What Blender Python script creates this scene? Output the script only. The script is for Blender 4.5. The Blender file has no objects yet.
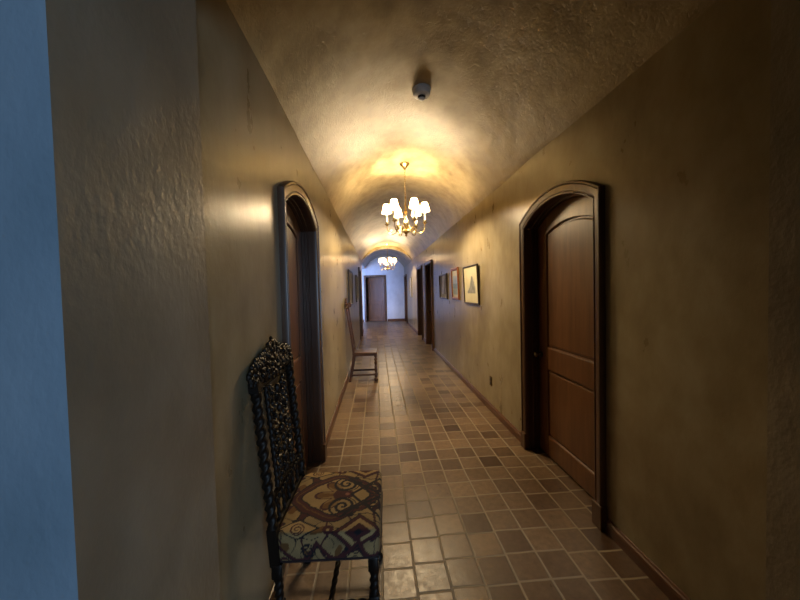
import bpy, math, random
from mathutils import Vector, Matrix, noise
PI = math.pi
sin, cos = math.sin, math.cos
random.seed(4)
scene = bpy.context.scene
col = scene.collection

# ------------------------------------------------------------------ room measures (metres)
XL, XR = -0.538, 1.370            # corridor walls
XC, HW = (XL + XR) / 2, (XR - XL) / 2
SPRING, CROWN = 2.614, 3.195      # barrel vault
Y0, Y1, YE = 0.94, 12.2, 15.8     # opening wall, end of left wall, end wall
CAM = Vector((0, 0, 1.5))

# ------------------------------------------------------------------ mesh helper
class MB:
    def __init__(s):
        s.v, s.f, s.c = [], [], None
    def add(s, vs, fs):
        o = len(s.v)
        s.v += [tuple(p) for p in vs]
        s.f += [tuple(i + o for i in f) for f in fs]
        return s
    def box(s, a, b):
        x0, y0, z0 = a; x1, y1, z1 = b
        vs = [(x, y, z) for z in (z0, z1) for y in (y0, y1) for x in (x0, x1)]
        return s.add(vs, [(0, 2, 3, 1), (4, 5, 7, 6), (0, 1, 5, 4), (2, 6, 7, 3), (0, 4, 6, 2), (1, 3, 7, 5)])
    def bbox(s, a, b, e=.004):
        """box with chamfered edges"""
        x0, y0, z0 = a; x1, y1, z1 = b
        poly = [(x0, z0), (x1, z0), (x1, z1), (x0, z1)]
        n = 4
        rings = []
        for (y, k) in ((y0, e), (y0 + e, 0), (y1 - e, 0), (y1, e)):
            x_0, x_1, z_0, z_1 = x0, x1, z0, z1
            rings.append([(x_0 + e + k, y, z_0 + k), (x_1 - e - k, y, z_0 + k), (x_1 - k, y, z_0 + e + k), (x_1 - k, y, z_1 - e - k),
                          (x_1 - e - k, y, z_1 - k), (x_0 + e + k, y, z_1 - k), (x_0 + k, y, z_1 - e - k), (x_0 + k, y, z_0 + e + k)])
        return s.rings(rings)
    def rings(s, rings, caps=True, closed=False):
        n = len(rings[0]); vs = [p for r in rings for p in r]; fs = []
        m = len(rings)
        for i in range(m if closed else m - 1):
            for j in range(n):
                a = i * n + j; b = i * n + (j + 1) % n
                c = ((i + 1) % m) * n + (j + 1) % n; d = ((i + 1) % m) * n + j
                fs.append((a, b, c, d))
        if caps and not closed:
            fs.append(tuple(range(n - 1, -1, -1)))
            fs.append(tuple((m - 1) * n + j for j in range(n)))
        return s.add(vs, fs)
    def tube(s, pts, rad, n=8):
        pts = [Vector(p) for p in pts]
        if not isinstance(rad, (list, tuple)): rad = [rad] * len(pts)
        rings = []; up = None
        for i, p in enumerate(pts):
            t = (pts[min(i + 1, len(pts) - 1)] - pts[max(i - 1, 0)])
            if t.length < 1e-9: t = Vector((0, 0, 1))
            t.normalize()
            if up is None:
                up = Vector((0, 0, 1)) if abs(t.z) < .9 else Vector((1, 0, 0))
            u = up - t * up.dot(t)
            if u.length < 1e-6: u = t.orthogonal()
            u.normalize(); w = t.cross(u); up = u
            rings.append([p + (u * cos(2 * PI * j / n) + w * sin(2 * PI * j / n)) * rad[i] for j in range(n)])
        return s.rings(rings)
    def lathe(s, prof, c=(0, 0, 0), n=20, caps=True):
        """prof: list of (radius, z)"""
        rings = [[(c[0] + r * cos(2 * PI * j / n), c[1] + r * sin(2 * PI * j / n), c[2] + z) for j in range(n)] for r, z in prof]
        return s.rings(rings, caps)
    def twist(s, a, b, r, turns, starts=2, depth=.30, n=16, m=None):
        """rope-turned (barley twist) bar from a to b"""
        a, b = Vector(a), Vector(b); t = (b - a); L = t.length; t.normalize()
        u = t.orthogonal().normalized(); w = t.cross(u)
        m = m or int(turns * 12) + 2
        rings = []
        for i in range(m + 1):
            k = i / m
            fade = min(1, k * m / 3, (1 - k) * m / 3)
            ring = []
            for j in range(n):
                th = 2 * PI * j / n
                rr = r * (1 - depth * fade * (.5 - .5 * cos(starts * (th - 2 * PI * turns * k / 1.0))))
                ring.append(a + t * (L * k) + (u * cos(th) + w * sin(th)) * rr)
            rings.append(ring)
        return s.rings(rings)
    def ball(s, c, r, n=10, m=7):
        c = Vector(c)
        if not isinstance(r, (tuple, list)): r = (r, r, r)
        rings = []
        for i in range(m + 1):
            a = PI * (i + .02) / (m + .04)
            rings.append([(c.x + r[0] * sin(a) * cos(2 * PI * j / n), c.y + r[1] * sin(a) * sin(2 * PI * j / n), c.z - r[2] * cos(a)) for j in range(n)])
        return s.rings(rings)
    def prism(s, poly, y0, y1, bev=0):
        """polygon in (x,z) raised along +y from y0 to y1 with bevelled top edge"""
        ar = sum(poly[i][0] * poly[(i + 1) % len(poly)][1] - poly[(i + 1) % len(poly)][0] * poly[i][1] for i in range(len(poly)))
        if ar > 0: poly = poly[::-1]
        rings = [[(x, y0, z) for x, z in poly]]
        if bev:
            rings.append([(x, y1 - bev, z) for x, z in poly])
            q = inset(poly, bev * .35); rings.append([(x, y1 - bev * .3, z) for x, z in q])
            q = inset(poly, bev); rings.append([(x, y1, z) for x, z in q])
        else:
            rings.append([(x, y1, z) for x, z in poly])
        return s.rings(rings)
    def build(s, name, m, parent=None, smooth=False, colors=None, loc=None):
        me = bpy.data.meshes.new(name)
        me.from_pydata(s.v, [], s.f)
        if m: me.materials.append(m)
        if colors:
            at = me.color_attributes.new('Col', 'FLOAT_COLOR', 'POINT')
            at.data.foreach_set('color', [x for c in colors for x in (c[0], c[1], c[2], 1.0)])
        import bmesh
        bm = bmesh.new(); bm.from_mesh(me)
        bmesh.ops.recalc_face_normals(bm, faces=bm.faces)
        bm.to_mesh(me); bm.free()
        if smooth:
            me.polygons.foreach_set('use_smooth', [True] * len(me.polygons))
            try: me.set_sharp_from_angle(angle=math.radians(40))
            except Exception: pass
        o = bpy.data.objects.new(name, me); col.objects.link(o)
        if parent: o.parent = parent
        if loc: o.location = loc
        return o

def inset(poly, d):
    """inset a clockwise polygon by d"""
    n = len(poly); out = []
    for i in range(n):
        p0, p1, p2 = Vector(poly[i - 1]), Vector(poly[i]), Vector(poly[(i + 1) % n])
        e1 = (p1 - p0).normalized(); e2 = (p2 - p1).normalized()
        n1 = Vector((e1.y, -e1.x)); n2 = Vector((e2.y, -e2.x))
        b = n1 + n2
        k = b.length_squared
        b = b * (2 / max(k, .3)) * .5 * 1.0
        b = (n1 + n2) / max(1e-3, 1 + n1.dot(n2))
        out.append((p1.x + b.x * d, p1.y + b.y * d))
    return out

def tag(o, label=None, cat=None, group=None, kind=None):
    if label: o['label'] = label
    if cat: o['category'] = cat
    if group: o['group'] = group
    if kind: o['kind'] = kind
    return o
def empty(name, loc, rz=0):
    o = bpy.data.objects.new(name, None); col.objects.link(o)
    o.location = loc; o.rotation_euler = (0, 0, rz); o.empty_display_size = .1
    return o
def copy_tree(o, parent=None):
    c = o.copy(); col.objects.link(c)
    if parent: c.parent = parent
    for ch in list(o.children): copy_tree(ch, c)
    return c

# ------------------------------------------------------------------ materials
def new_mat(name):
    m = bpy.data.materials.new(name); m.use_nodes = True
    nt = m.node_tree; b = nt.nodes['Principled BSDF']
    return m, nt, b
def N(nt, t, **kw):
    n = nt.nodes.new(t)
    for k, v in kw.items():
        if k in n.inputs: n.inputs[k].default_value = v
        else: setattr(n, k, v)
    return n
def ramp(nt, src, stops):
    r = nt.nodes.new('ShaderNodeValToRGB'); cr = r.color_ramp
    while len(cr.elements) < len(stops): cr.elements.new(.5)
    for e, (p, c) in zip(cr.elements, stops):
        e.position = p; e.color = (*c, 1) if len(c) == 3 else c
    nt.links.new(src, r.inputs[0]); return r
def math_n(nt, op, a, b=None, c=None):
    n = nt.nodes.new('ShaderNodeMath'); n.operation = op
    for i, x in enumerate((a, b, c)):
        if x is None: continue
        if isinstance(x, (int, float)): n.inputs[i].default_value = x
        else: nt.links.new(x, n.inputs[i])
    return n.outputs[0]

def plaster(name, c1, c2, c3, rough=.42, scale=(1, 1, 1), bump=.5, pits=.0, mid=.3, big=1.3):
    m, nt, b = new_mat(name); L = nt.links.new
    tc = N(nt, 'ShaderNodeTexCoord'); mp = N(nt, 'ShaderNodeMapping'); mp.inputs['Scale'].default_value = scale
    L(tc.outputs['Object'], mp.inputs[0])
    n1 = N(nt, 'ShaderNodeTexNoise', Scale=1.7, Detail=5., Roughness=.5); L(mp.outputs[0], n1.inputs['Vector'])
    n2 = N(nt, 'ShaderNodeTexNoise', Scale=7., Detail=5., Roughness=.55); L(mp.outputs[0], n2.inputs['Vector'])
    n3 = N(nt, 'ShaderNodeTexNoise', Scale=55., Detail=3.); L(mp.outputs[0], n3.inputs['Vector'])
    s = math_n(nt, 'ADD', math_n(nt, 'MULTIPLY', n1.outputs[0], 1 - mid), math_n(nt, 'MULTIPLY', n2.outputs[0], mid))
    r = ramp(nt, s, [(.34, c1), (.5, c2), (.66, c3)])
    L(r.outputs[0], b.inputs['Base Color'])
    rr = N(nt, 'ShaderNodeMapRange'); L(n2.outputs[0], rr.inputs[0])
    rr.inputs[1].default_value = .1; rr.inputs[2].default_value = .9; rr.inputs[3].default_value = rough - .02; rr.inputs[4].default_value = rough + .03
    L(rr.outputs[0], b.inputs['Roughness'])
    # trowel pits and ridges
    v = N(nt, 'ShaderNodeTexNoise', Scale=22., Detail=4., Roughness=.55, Distortion=1.4); L(mp.outputs[0], v.inputs['Vector'])
    pit = ramp(nt, v.outputs[0], [(.30, (0, 0, 0)), (.46, (1, 1, 1))])
    h = math_n(nt, 'ADD', math_n(nt, 'MULTIPLY', pit.outputs[0], pits), math_n(nt, 'ADD', math_n(nt, 'MULTIPLY', n2.outputs[0], big), math_n(nt, 'MULTIPLY', n3.outputs[0], .42)))
    bp = N(nt, 'ShaderNodeBump', Strength=bump, Distance=.008); L(h, bp.inputs['Height']); L(bp.outputs[0], b.inputs['Normal'])
    return m

def wood(name, c1, c2, rough=.35, scale=1., coat=0.2, axis='z'):
    m, nt, b = new_mat(name); L = nt.links.new
    tc = N(nt, 'ShaderNodeTexCoord'); mp = N(nt, 'ShaderNodeMapping')
    sc = {'z': (14, 14, 1.1), 'x': (1.1, 14, 14), 'y': (14, 1.1, 14)}[axis]
    mp.inputs['Scale'].default_value = [k * scale for k in sc]
    L(tc.outputs['Object'], mp.inputs[0])
    n1 = N(nt, 'ShaderNodeTexNoise', Scale=1.6, Detail=7., Roughness=.6, Distortion=.5); L(mp.outputs[0], n1.inputs['Vector'])
    r = ramp(nt, n1.outputs[0], [(.3, c1), (.7, c2)]); L(r.outputs[0], b.inputs['Base Color'])
    b.inputs['Roughness'].default_value = rough
    b.inputs['Coat Weight'].default_value = coat; b.inputs['Coat Roughness'].default_value = .25
    bp = N(nt, 'ShaderNodeBump', Strength=.12, Distance=.002); L(n1.outputs[0], bp.inputs['Height']); L(bp.outputs[0], b.inputs['Normal'])
    return m

def plain(name, c, rough=.5, metal=0., noise_amt=.12, scale=30):
    m, nt, b = new_mat(name); L = nt.links.new
    tc = N(nt, 'ShaderNodeTexCoord')
    n1 = N(nt, 'ShaderNodeTexNoise', Scale=float(scale), Detail=3.); L(tc.outputs['Object'], n1.inputs['Vector'])
    r = ramp(nt, n1.outputs[0], [(.3, [x * (1 - noise_amt) for x in c]), (.7, [min(1, x * (1 + noise_amt)) for x in c])])
    L(r.outputs[0], b.inputs['Base Color']); b.inputs['Roughness'].default_value = rough; b.inputs['Metallic'].default_value = metal
    return m

def painted(name, rough=.6, noise_amt=.25, scale=220.):
    """colour attribute times a fine weave noise"""
    m, nt, b = new_mat(name); L = nt.links.new
    a = N(nt, 'ShaderNodeVertexColor'); a.layer_name = 'Col'
    tc = N(nt, 'ShaderNodeTexCoord')
    n1 = N(nt, 'ShaderNodeTexNoise', Scale=scale, Detail=2.); L(tc.outputs['Object'], n1.inputs['Vector'])
    r = ramp(nt, n1.outputs[0], [(.3, (1 - noise_amt,) * 3), (.7, (1, 1, 1))])
    mx = N(nt, 'ShaderNodeMix', data_type='RGBA', blend_type='MULTIPLY'); mx.inputs[0].default_value = 1
    L(a.outputs[0], mx.inputs[6]); L(r.outputs[0], mx.inputs[7]); L(mx.outputs[2], b.inputs['Base Color'])
    b.inputs['Roughness'].default_value = rough
    bp = N(nt, 'ShaderNodeBump', Strength=.25, Distance=.002); L(n1.outputs[0], bp.inputs['Height']); L(bp.outputs[0], b.inputs['Normal'])
    return m

def tile_mat():
    m, nt, b = new_mat('terracotta_tile'); L = nt.links.new
    tc = N(nt, 'ShaderNodeTexCoord'); sp = N(nt, 'ShaderNodeSeparateXYZ'); L(tc.outputs['Object'], sp.inputs[0])
    wob = N(nt, 'ShaderNodeTexNoise', Scale=5., Detail=2.); L(tc.outputs['Object'], wob.inputs['Vector'])
    wx = math_n(nt, 'MULTIPLY', math_n(nt, 'SUBTRACT', wob.outputs[0], .5), .05)
    tx = math_n(nt, 'ADD', math_n(nt, 'DIVIDE', math_n(nt, 'SUBTRACT', sp.outputs[0], .163), .1735), wx)
    ty = math_n(nt, 'ADD', math_n(nt, 'DIVIDE', math_n(nt, 'SUBTRACT', sp.outputs[1], 1.886), .175), wx)
    # every few columns the joint slips by a fraction of a tile
    cx = math_n(nt, 'FLOOR', tx)
    wnc = N(nt, 'ShaderNodeTexWhiteNoise', noise_dimensions='1D'); L(math_n(nt, 'ADD', cx, 37.3), wnc.inputs['W'])
    ty = math_n(nt, 'ADD', ty, math_n(nt, 'MULTIPLY', math_n(nt, 'SUBTRACT', wnc.outputs[0], .5), .22))
    fx = math_n(nt, 'FRACT', tx); fy = math_n(nt, 'FRACT', ty); cy = math_n(nt, 'FLOOR', ty)
    dx = math_n(nt, 'SUBTRACT', .5, math_n(nt, 'ABSOLUTE', math_n(nt, 'SUBTRACT', fx, .5)))
    dy = math_n(nt, 'SUBTRACT', .5, math_n(nt, 'ABSOLUTE', math_n(nt, 'SUBTRACT', fy, .5)))
    d = N(nt, 'ShaderNodeMath', operation='SMOOTH_MIN'); L(dx, d.inputs[0]); L(dy, d.inputs[1]); d.inputs[2].default_value = .05
    d = d.outputs[0]
    mask = N(nt, 'ShaderNodeMapRange', interpolation_type='SMOOTHSTEP'); L(d, mask.inputs[0])
    mask.inputs[1].default_value = .018; mask.inputs[2].default_value = .048
    cb = N(nt, 'ShaderNodeCombineXYZ'); L(cx, cb.inputs[0]); L(cy, cb.inputs[1])
    wn = N(nt, 'ShaderNodeTexWhiteNoise', noise_dimensions='2D'); L(cb.outputs[0], wn.inputs['Vector'])
    rc = ramp(nt, wn.outputs['Value'], [(0., (.075, .038, .022)), (.18, (.125, .073, .044)), (.5, (.185, .118, .071)), (.85, (.225, .148, .09)), (1., (.26, .172, .10))])
    n2 = N(nt, 'ShaderNodeTexNoise', Scale=26., Detail=6., Roughness=.65); L(tc.outputs['Object'], n2.inputs['Vector'])
    n3 = N(nt, 'ShaderNodeTexNoise', Scale=1.1, Detail=2.); L(tc.outputs['Object'], n3.inputs['Vector'])
    r2 = ramp(nt, n2.outputs[0], [(.28, (.62, .6, .58)), (.7, (1.12, 1.1, 1.08))])
    mx = N(nt, 'ShaderNodeMix', data_type='RGBA', blend_type='MULTIPLY'); mx.inputs[0].default_value = 1
    L(rc.outputs[0], mx.inputs[6]); L(r2.outputs[0], mx.inputs[7])
    gm = N(nt, 'ShaderNodeMix', data_type='RGBA'); L(mask.outputs[0], gm.inputs[0])
    gm.inputs[6].default_value = (.33, .27, .19, 1); L(mx.outputs[2], gm.inputs[7])
    L(gm.outputs[2], b.inputs['Base Color'])
    rr = N(nt, 'ShaderNodeMapRange'); L(n2.outputs[0], rr.inputs[0]); rr.inputs[1].default_value = .3; rr.inputs[2].default_value = .7
    rr.inputs[3].default_value = .27; rr.inputs[4].default_value = .44
    ro = N(nt, 'ShaderNodeMix'); L(mask.outputs[0], ro.inputs[0]); ro.inputs[2].default_value = .85; L(rr.outputs[0], ro.inputs[3])
    L(ro.outputs[0], b.inputs['Roughness'])
    h = math_n(nt, 'ADD', math_n(nt, 'MULTIPLY', mask.outputs[0], .5), math_n(nt, 'ADD', math_n(nt, 'MULTIPLY', n2.outputs[0], .30), math_n(nt, 'MULTIPLY', wob.outputs[0], .5)))
    bp = N(nt, 'ShaderNodeBump', Strength=.55, Distance=.006); L(h, bp.inputs['Height']); L(bp.outputs[0], b.inputs['Normal'])
    return m

M = {}
M['wall'] = plaster('ochre_plaster_wall', (.215, .168, .096), (.310, .255, .155), (.395, .342, .232), .28, (1, 1, .6), .16, 0., .45, .85)
M['vault'] = plaster('ochre_plaster_vault', (.19, .14, .068), (.34, .268, .142), (.46, .375, .215), .38, (1, .8, 1), .5, .22, .5, 1.5)
M['pale'] = plaster('pale_plaster_hall', (.52, .51, .50), (.62, .61, .60), (.70, .69, .68), .5, (1, 1, .6), .3)
M['reveal'] = plaster('grey_ochre_plaster_reveal', (.21, .172, .122), (.285, .24, .175), (.36, .31, .235), .36, (1, 1, .7), .5)
M['bluish'] = plaster('daylight_tinted_plaster_room', (.25, .36, .46), (.33, .45, .57), (.41, .53, .65), .5, (1, 1, .6), .45)  # base colour carries the blue of the daylight on this face
M['tile'] = tile_mat()
M['door'] = wood('door_wood', (.095, .036, .013), (.18, .075, .027), .34)
M['casing'] = wood('casing_wood', (.07, .03, .013), (.12, .054, .024), .34)
M['jamb'] = wood('jamb_wood', (.045, .02, .01), (.08, .036, .018), .36)
M['base'] = wood('baseboard_wood', (.085, .034, .016), (.14, .058, .028), .4, axis='y')
M['ebony'] = wood('carved_dark_wood', (.006, .004, .003), (.013, .008, .0055), .46, 1, .0)
M['ebony'].node_tree.nodes['Principled BSDF'].inputs['Specular IOR Level'].default_value = .3
M['walnut'] = wood('chair_wood', (.045, .018, .009), (.085, .035, .017), .36)
M['brass'] = plain('brass', (.62, .47, .22), .22, 1., .15)
M['darkbrass'] = plain('dark_brass', (.16, .10, .04), .42, .8, .2)
M['iron'] = plain('dark_metal', (.22, .18, .13), .22, .9, .2)
M['sleeve'] = plain('candle_sleeve', (.80, .74, .60), .5, 0., .05)
M['plastic'] = plain('detector_plastic', (.68, .71, .73), .45, 0., .05)
M['blackplastic'] = plain('black_plastic', (.02, .02, .022), .4, 0., .1)
M['frameblack'] = wood('black_frame_wood', (.02, .014, .01), (.035, .024, .017), .35)
M['framebrown'] = wood('brown_frame_wood', (.16, .055, .02), (.24, .09, .035), .35)
M['framegrey'] = plain('grey_frame', (.26, .23, .20), .5, 0., .1)
M['paint'] = painted('print_on_paper', .55, .12, 160.)
M['fabric'] = painted('tapestry_fabric', .9, .3, 420.)
M['piping'] = plain('piping', (.03, .018, .02), .8, 0, .2, 200)
M['enamel'] = plain('window_paint', (.5, .48, .44), .5, 0, .05)
# lamp shade : lit cloth
m, nt, b = new_mat('shade_cloth'); L = nt.links.new
tr = N(nt, 'ShaderNodeBsdfTranslucent'); tr.inputs[0].default_value = (.95, .80, .55, 1)
df = N(nt, 'ShaderNodeBsdfDiffuse'); df.inputs[0].default_value = (.9, .8, .6, 1)
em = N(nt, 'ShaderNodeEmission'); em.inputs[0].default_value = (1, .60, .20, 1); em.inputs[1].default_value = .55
tc = N(nt, 'ShaderNodeTexCoord'); nz = N(nt, 'ShaderNodeTexNoise', Scale=60.); L(tc.outputs['Object'], nz.inputs['Vector'])
rp = ramp(nt, nz.outputs[0], [(.3, (.92, .60, .23)), (.7, (1, .68, .30))]); L(rp.outputs[0], tr.inputs[0])
ms = N(nt, 'ShaderNodeMixShader'); ms.inputs[0].default_value = .20; L(tr.outputs[0], ms.inputs[1]); L(df.outputs[0], ms.inputs[2])
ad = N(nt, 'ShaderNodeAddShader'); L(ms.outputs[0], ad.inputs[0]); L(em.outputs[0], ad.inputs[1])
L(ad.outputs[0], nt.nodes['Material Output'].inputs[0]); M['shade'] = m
m, nt, b = new_mat('bulb_glow'); b.inputs['Base Color'].default_value = (1, .9, .7, 1)
b.inputs['Emission Color'].default_value = (1, .72, .36, 1); b.inputs['Emission Strength'].default_value = 6.; M['bulb'] = m
m, nt, b = new_mat('window_glass'); L = nt.links.new     # thin clear pane
tp = N(nt, 'ShaderNodeBsdfTransparent'); gl = N(nt, 'ShaderNodeBsdfGlossy'); gl.inputs['Roughness'].default_value = .03
fr_ = N(nt, 'ShaderNodeFresnel', IOR=1.45); ms = N(nt, 'ShaderNodeMixShader'); L(fr_.outputs[0], ms.inputs[0]); L(tp.outputs[0], ms.inputs[1]); L(gl.outputs[0], ms.inputs[2])
L(ms.outputs[0], nt.nodes['Material Output'].inputs[0]); M['glass'] = m

# ------------------------------------------------------------------ shell
def arc_path(w, zs, rise, n=14, base=0.):
    """open path (x,z): up the left side, over a segmental arch, down the right"""
    R_ = (w * w + rise * rise) / (2 * rise); zc = zs + rise - R_; a0 = math.asin(min(1, w / R_))
    pts = [(-w, base), (-w, zs)]
    for i in range(1, n): a = -a0 + 2 * a0 * i / n; pts.append((R_ * sin(a), zc + R_ * cos(a)))
    return pts + [(w, zs), (w, base)]
IW, IZ, IR = .467, 2.030, .140    # door opening
OW, OZ, OR = .540, 2.095, .158    # casing outside
SQUARE = (8.35, 10.12, 15.08, 10.32)     # these doorways have level heads
HOLE = arc_path(IW + .018, IZ + .012, .142)
HOLE_SQ = arc_path(IW + .018, 2.178, .0015)

def wall_y(name, x, out, spans, y0, y1, ztop, mat, thick=.22):
    """wall along Y; 'out' is the direction away from the corridor; spans = centres of arched openings"""
    mb = MB()
    for xx in (x, x + out * thick):
        y = y0
        for c in sorted(spans):
            w = IW + .018
            mb.add([(xx, y, 0), (xx, c - w, 0), (xx, c - w, ztop), (xx, y, ztop)], [(0, 1, 2, 3)])
            pts = (HOLE_SQ if c in SQUARE else HOLE)[1:-1]
            for i in range(len(pts) - 1):
                (a, za), (b_, zb) = pts[i], pts[i + 1]
                mb.add([(xx, c + a, za), (xx, c + b_, zb), (xx, c + b_, ztop), (xx, c + a, ztop)], [(0, 1, 2, 3)])
            y = c + w
        mb.add([(xx, y, 0), (xx, y1, 0), (xx, y1, ztop), (xx, y, ztop)], [(0, 1, 2, 3)])
    for c in spans:
        H = HOLE_SQ if c in SQUARE else HOLE
        for i in range(len(H) - 1):
            (a, za), (b_, zb) = H[i], H[i + 1]
            mb.add([(x, c + a, za), (x, c + b_, zb), (x + out * thick, c + b_, zb), (x + out * thick, c + a, za)], [(0, 1, 2, 3)])
    for yy in (y0, y1):
        mb.add([(x, yy, 0), (x + out * thick, yy, 0), (x + out * thick, yy, ztop), (x, yy, ztop)], [(0, 1, 2, 3)])
    mb.add([(x, y0, ztop), (x, y1, ztop), (x + out * thick, y1, ztop), (x + out * thick, y0, ztop)], [(0, 1, 2, 3)])
    return mb.build(name, mat)

R_DOORS = [2.38, 8.35, 10.12, 15.08]
L_DOORS = [2.39, 10.32]
tag(wall_y('wall_left', XL, -1, L_DOORS, Y0, Y1, SPRING + .02, M['wall']), 'long ochre plaster wall on the left of the corridor', 'wall', kind='structure')
tag(wall_y('wall_right', XR, 1, R_DOORS, Y0, YE, SPRING + .02, M['wall']), 'long ochre plaster wall on the right of the corridor', 'wall', kind='structure')

# floor
mb = MB(); mb.box((-3.4, -3.4, -.06), (3.0, 19, 0))
tag(mb.build('floor', M['tile']), 'square terracotta tile floor with pale joints', 'floor', kind='structure')

# barrel vault, slightly uneven by hand
def vault_z(x, rise=CROWN - SPRING):
    R_ = (HW * HW + rise * rise) / (2 * rise)
    return SPRING + rise - R_ + math.sqrt(max(0, R_ * R_ - (x - XC) ** 2))
mb = MB(); nx, ny = 40, 150; vs = []; fs = []
for i in range(ny + 1):
    y = Y0 + (YE - Y0) * i / ny
    for j in range(nx + 1):
        a = -1 + 2 * j / nx
        x = XC + HW * sin(a * PI / 2 * .92) / sin(PI / 2 * .92)
        z = vault_z(x) + .012 * noise.noise((x * 1.3, y * 1.1, 3.)) + .005 * noise.noise((x * 4, y * 3.4, 9.))
        xx = x + (.008 * noise.noise((1., y * 1.7, x)) if j in (0, nx) else 0)
        vs.append((xx, y, z))
for i in range(ny):
    for j in range(nx):
        a = i * (nx + 1) + j; fs.append((a, a + 1, a + nx + 2, a + nx + 1))
n0 = len(vs)
vs2 = [(x, y, z + .15) for x, y, z in vs]
mb.add(vs, fs); mb.add(vs2, [f[::-1] for f in fs])
tag(mb.build('ceiling', M['vault'], smooth=True), 'ochre plaster barrel vault over the corridor', 'ceiling', kind='structure')

# rib arch before the end hall
mb = MB(); rows = []
n = 36
rise0, rise1 = CROWN - SPRING + .05, .470
for k in range(n + 1):
    x = XL + (XR - XL) * k / n
    lo = vault_z(x, rise1); hi = max(vault_z(x) + .05, lo + .02)
    rows.append([(x, 12.05, lo), (x, 12.28, lo), (x, 12.28, hi), (x, 12.05, hi)])
mb.rings(rows)
tag(mb.build('trim_1', M['vault'], smooth=True), 'shallow plaster arch across the far end of the corridor', 'arch', kind='structure')

# thick opening wall the camera looks through
def opening_wall():
    xa, xb, ya, yb, zs, rise = -.473, 1.246, .52, Y0, 2.37, .30
    w = (xb - xa) / 2; xc = (xa + xb) / 2
    path = [(xc + x, z) for x, z in arc_path(w, zs, rise, 20)]
    mb = MB(); X0, X1, ZT = -3.2, 2.8, 3.4
    for y in (ya, yb):
        mb.add([(X0, y, 0), (xa, y, 0), (xa, y, ZT), (X0, y, ZT)], [(0, 1, 2, 3)])
        mb.add([(xb, y, 0), (X1, y, 0), (X1, y, ZT), (xb, y, ZT)], [(0, 1, 2, 3)])
        p = path[1:-1]
        for i in range(len(p) - 1):
            mb.add([(p[i][0], y, p[i][1]), (p[i + 1][0], y, p[i + 1][1]), (p[i + 1][0], y, ZT), (p[i][0], y, ZT)], [(0, 1, 2, 3)])
    for i in range(len(path) - 1):
        (a, za), (b_, zb) = path[i], path[i + 1]
        mb.add([(a, ya, za), (b_, ya, zb), (b_, yb, zb), (a, yb, za)], [(0, 1, 2, 3)])
    mb.add([(X0, ya, ZT), (X1, ya, ZT), (X1, yb, ZT), (X0, yb, ZT)], [(0, 1, 2, 3)])
    import bmesh
    o = mb.build('wall_near', M['reveal'])
    bm = bmesh.new(); bm.from_mesh(o.data)
    bmesh.ops.remove_doubles(bm, verts=bm.verts, dist=1e-5)
    bmesh.ops.recalc_face_normals(bm, faces=bm.faces)
    ed = [e for e in bm.edges if all(abs(v.co.x - xa) < 1e-4 or abs(v.co.x - xb) < 1e-4 for v in e.verts) and abs(e.verts[0].co.x - e.verts[1].co.x) < 1e-4
          and abs(e.verts[0].co.y - e.verts[1].co.y) < 1e-4 and abs(e.verts[0].co.z - e.verts[1].co.z) > .5]
    bmesh.ops.bevel(bm, geom=ed, offset=.011, segments=4, affect='EDGES', profile=.5)
    bm.to_mesh(o.data); bm.free()
    o.data.materials.append(M['bluish'])                       # room side: blue daylight put into the plaster colour
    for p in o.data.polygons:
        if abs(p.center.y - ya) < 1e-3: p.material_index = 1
    tag(o, 'thick plaster wall with the opening into the corridor', 'wall', kind='structure')
opening_wall()

# room behind the camera
def slab(name, a, b, mat, label, cat):
    return tag(MB().box(a, b).build(name, mat), label, cat, kind='structure')
slab('wall_near_left', (-3.4, -3.2, 0), (-3.2, .52, 3.4), M['wall'], 'plaster wall at the left of the room before the corridor', 'wall')
slab('wall_near_right', (2.8, -3.2, 0), (3.0, .52, 3.4), M['wall'], 'plaster wall at the right of the room before the corridor', 'wall')
slab('ceiling_near', (-3.4, -3.4, 3.4), (3.0, Y0, 3.5), M['wall'], 'plaster ceiling of the room before the corridor', 'ceiling')
def wall_with_window(name, axis, at, t, lo, hi, ztop, wlo, whi, z0, z1, mat, label):
    mb = MB()
    def bx(a0, a1, za, zb):
        if axis == 'x': mb.box((a0, at, za), (a1, at + t, zb))
        else: mb.box((at, a0, za), (at + t, a1, zb))
    bx(lo, wlo, 0, ztop); bx(whi, hi, 0, ztop); bx(wlo, whi, 0, z0); bx(wlo, whi, z1, ztop)
    return tag(mb.build(name, mat), label, 'wall', kind='structure')
def window(name, axis, at, t, wlo, whi, z0, z1, label):
    def bx(mb, a0, a1, za, zb, d0, d1):
        if axis == 'x': mb.box((a0, at + d0, za), (a1, at + d1, zb))
        else: mb.box((at + d0, a0, za), (at + d1, a1, zb))
    f = MB(); e = .05; q0, q1 = t * .35, t * .65
    bx(f, wlo, wlo + e, z0, z1, q0, q1); bx(f, whi - e, whi, z0, z1, q0, q1)
    bx(f, wlo + e, whi - e, z0, z0 + e, q0, q1); bx(f, wlo + e, whi - e, z1 - e, z1, q0, q1)
    mid = (wlo + whi) / 2
    bx(f, mid - .02, mid + .02, z0 + e, z1 - e, q0, q1)
    r = tag(f.build(name, M['enamel']), label, 'window', kind='structure')
    g = MB(); bx(g, wlo + e, whi - e, z0 + e, z1 - e, t * .48, t * .52); g.build('pane', M['glass'], r)
W1 = (1.15, 2.35, .5, 2.5)
wall_with_window('wall_near_back', 'x', -3.4, .2, -3.4, 3.0, 3.4, *W1, M['wall'], 'plaster wall behind the camera with a window')
window('window_2', 'x', -3.4, .2, *W1, 'tall window behind the camera')

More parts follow.
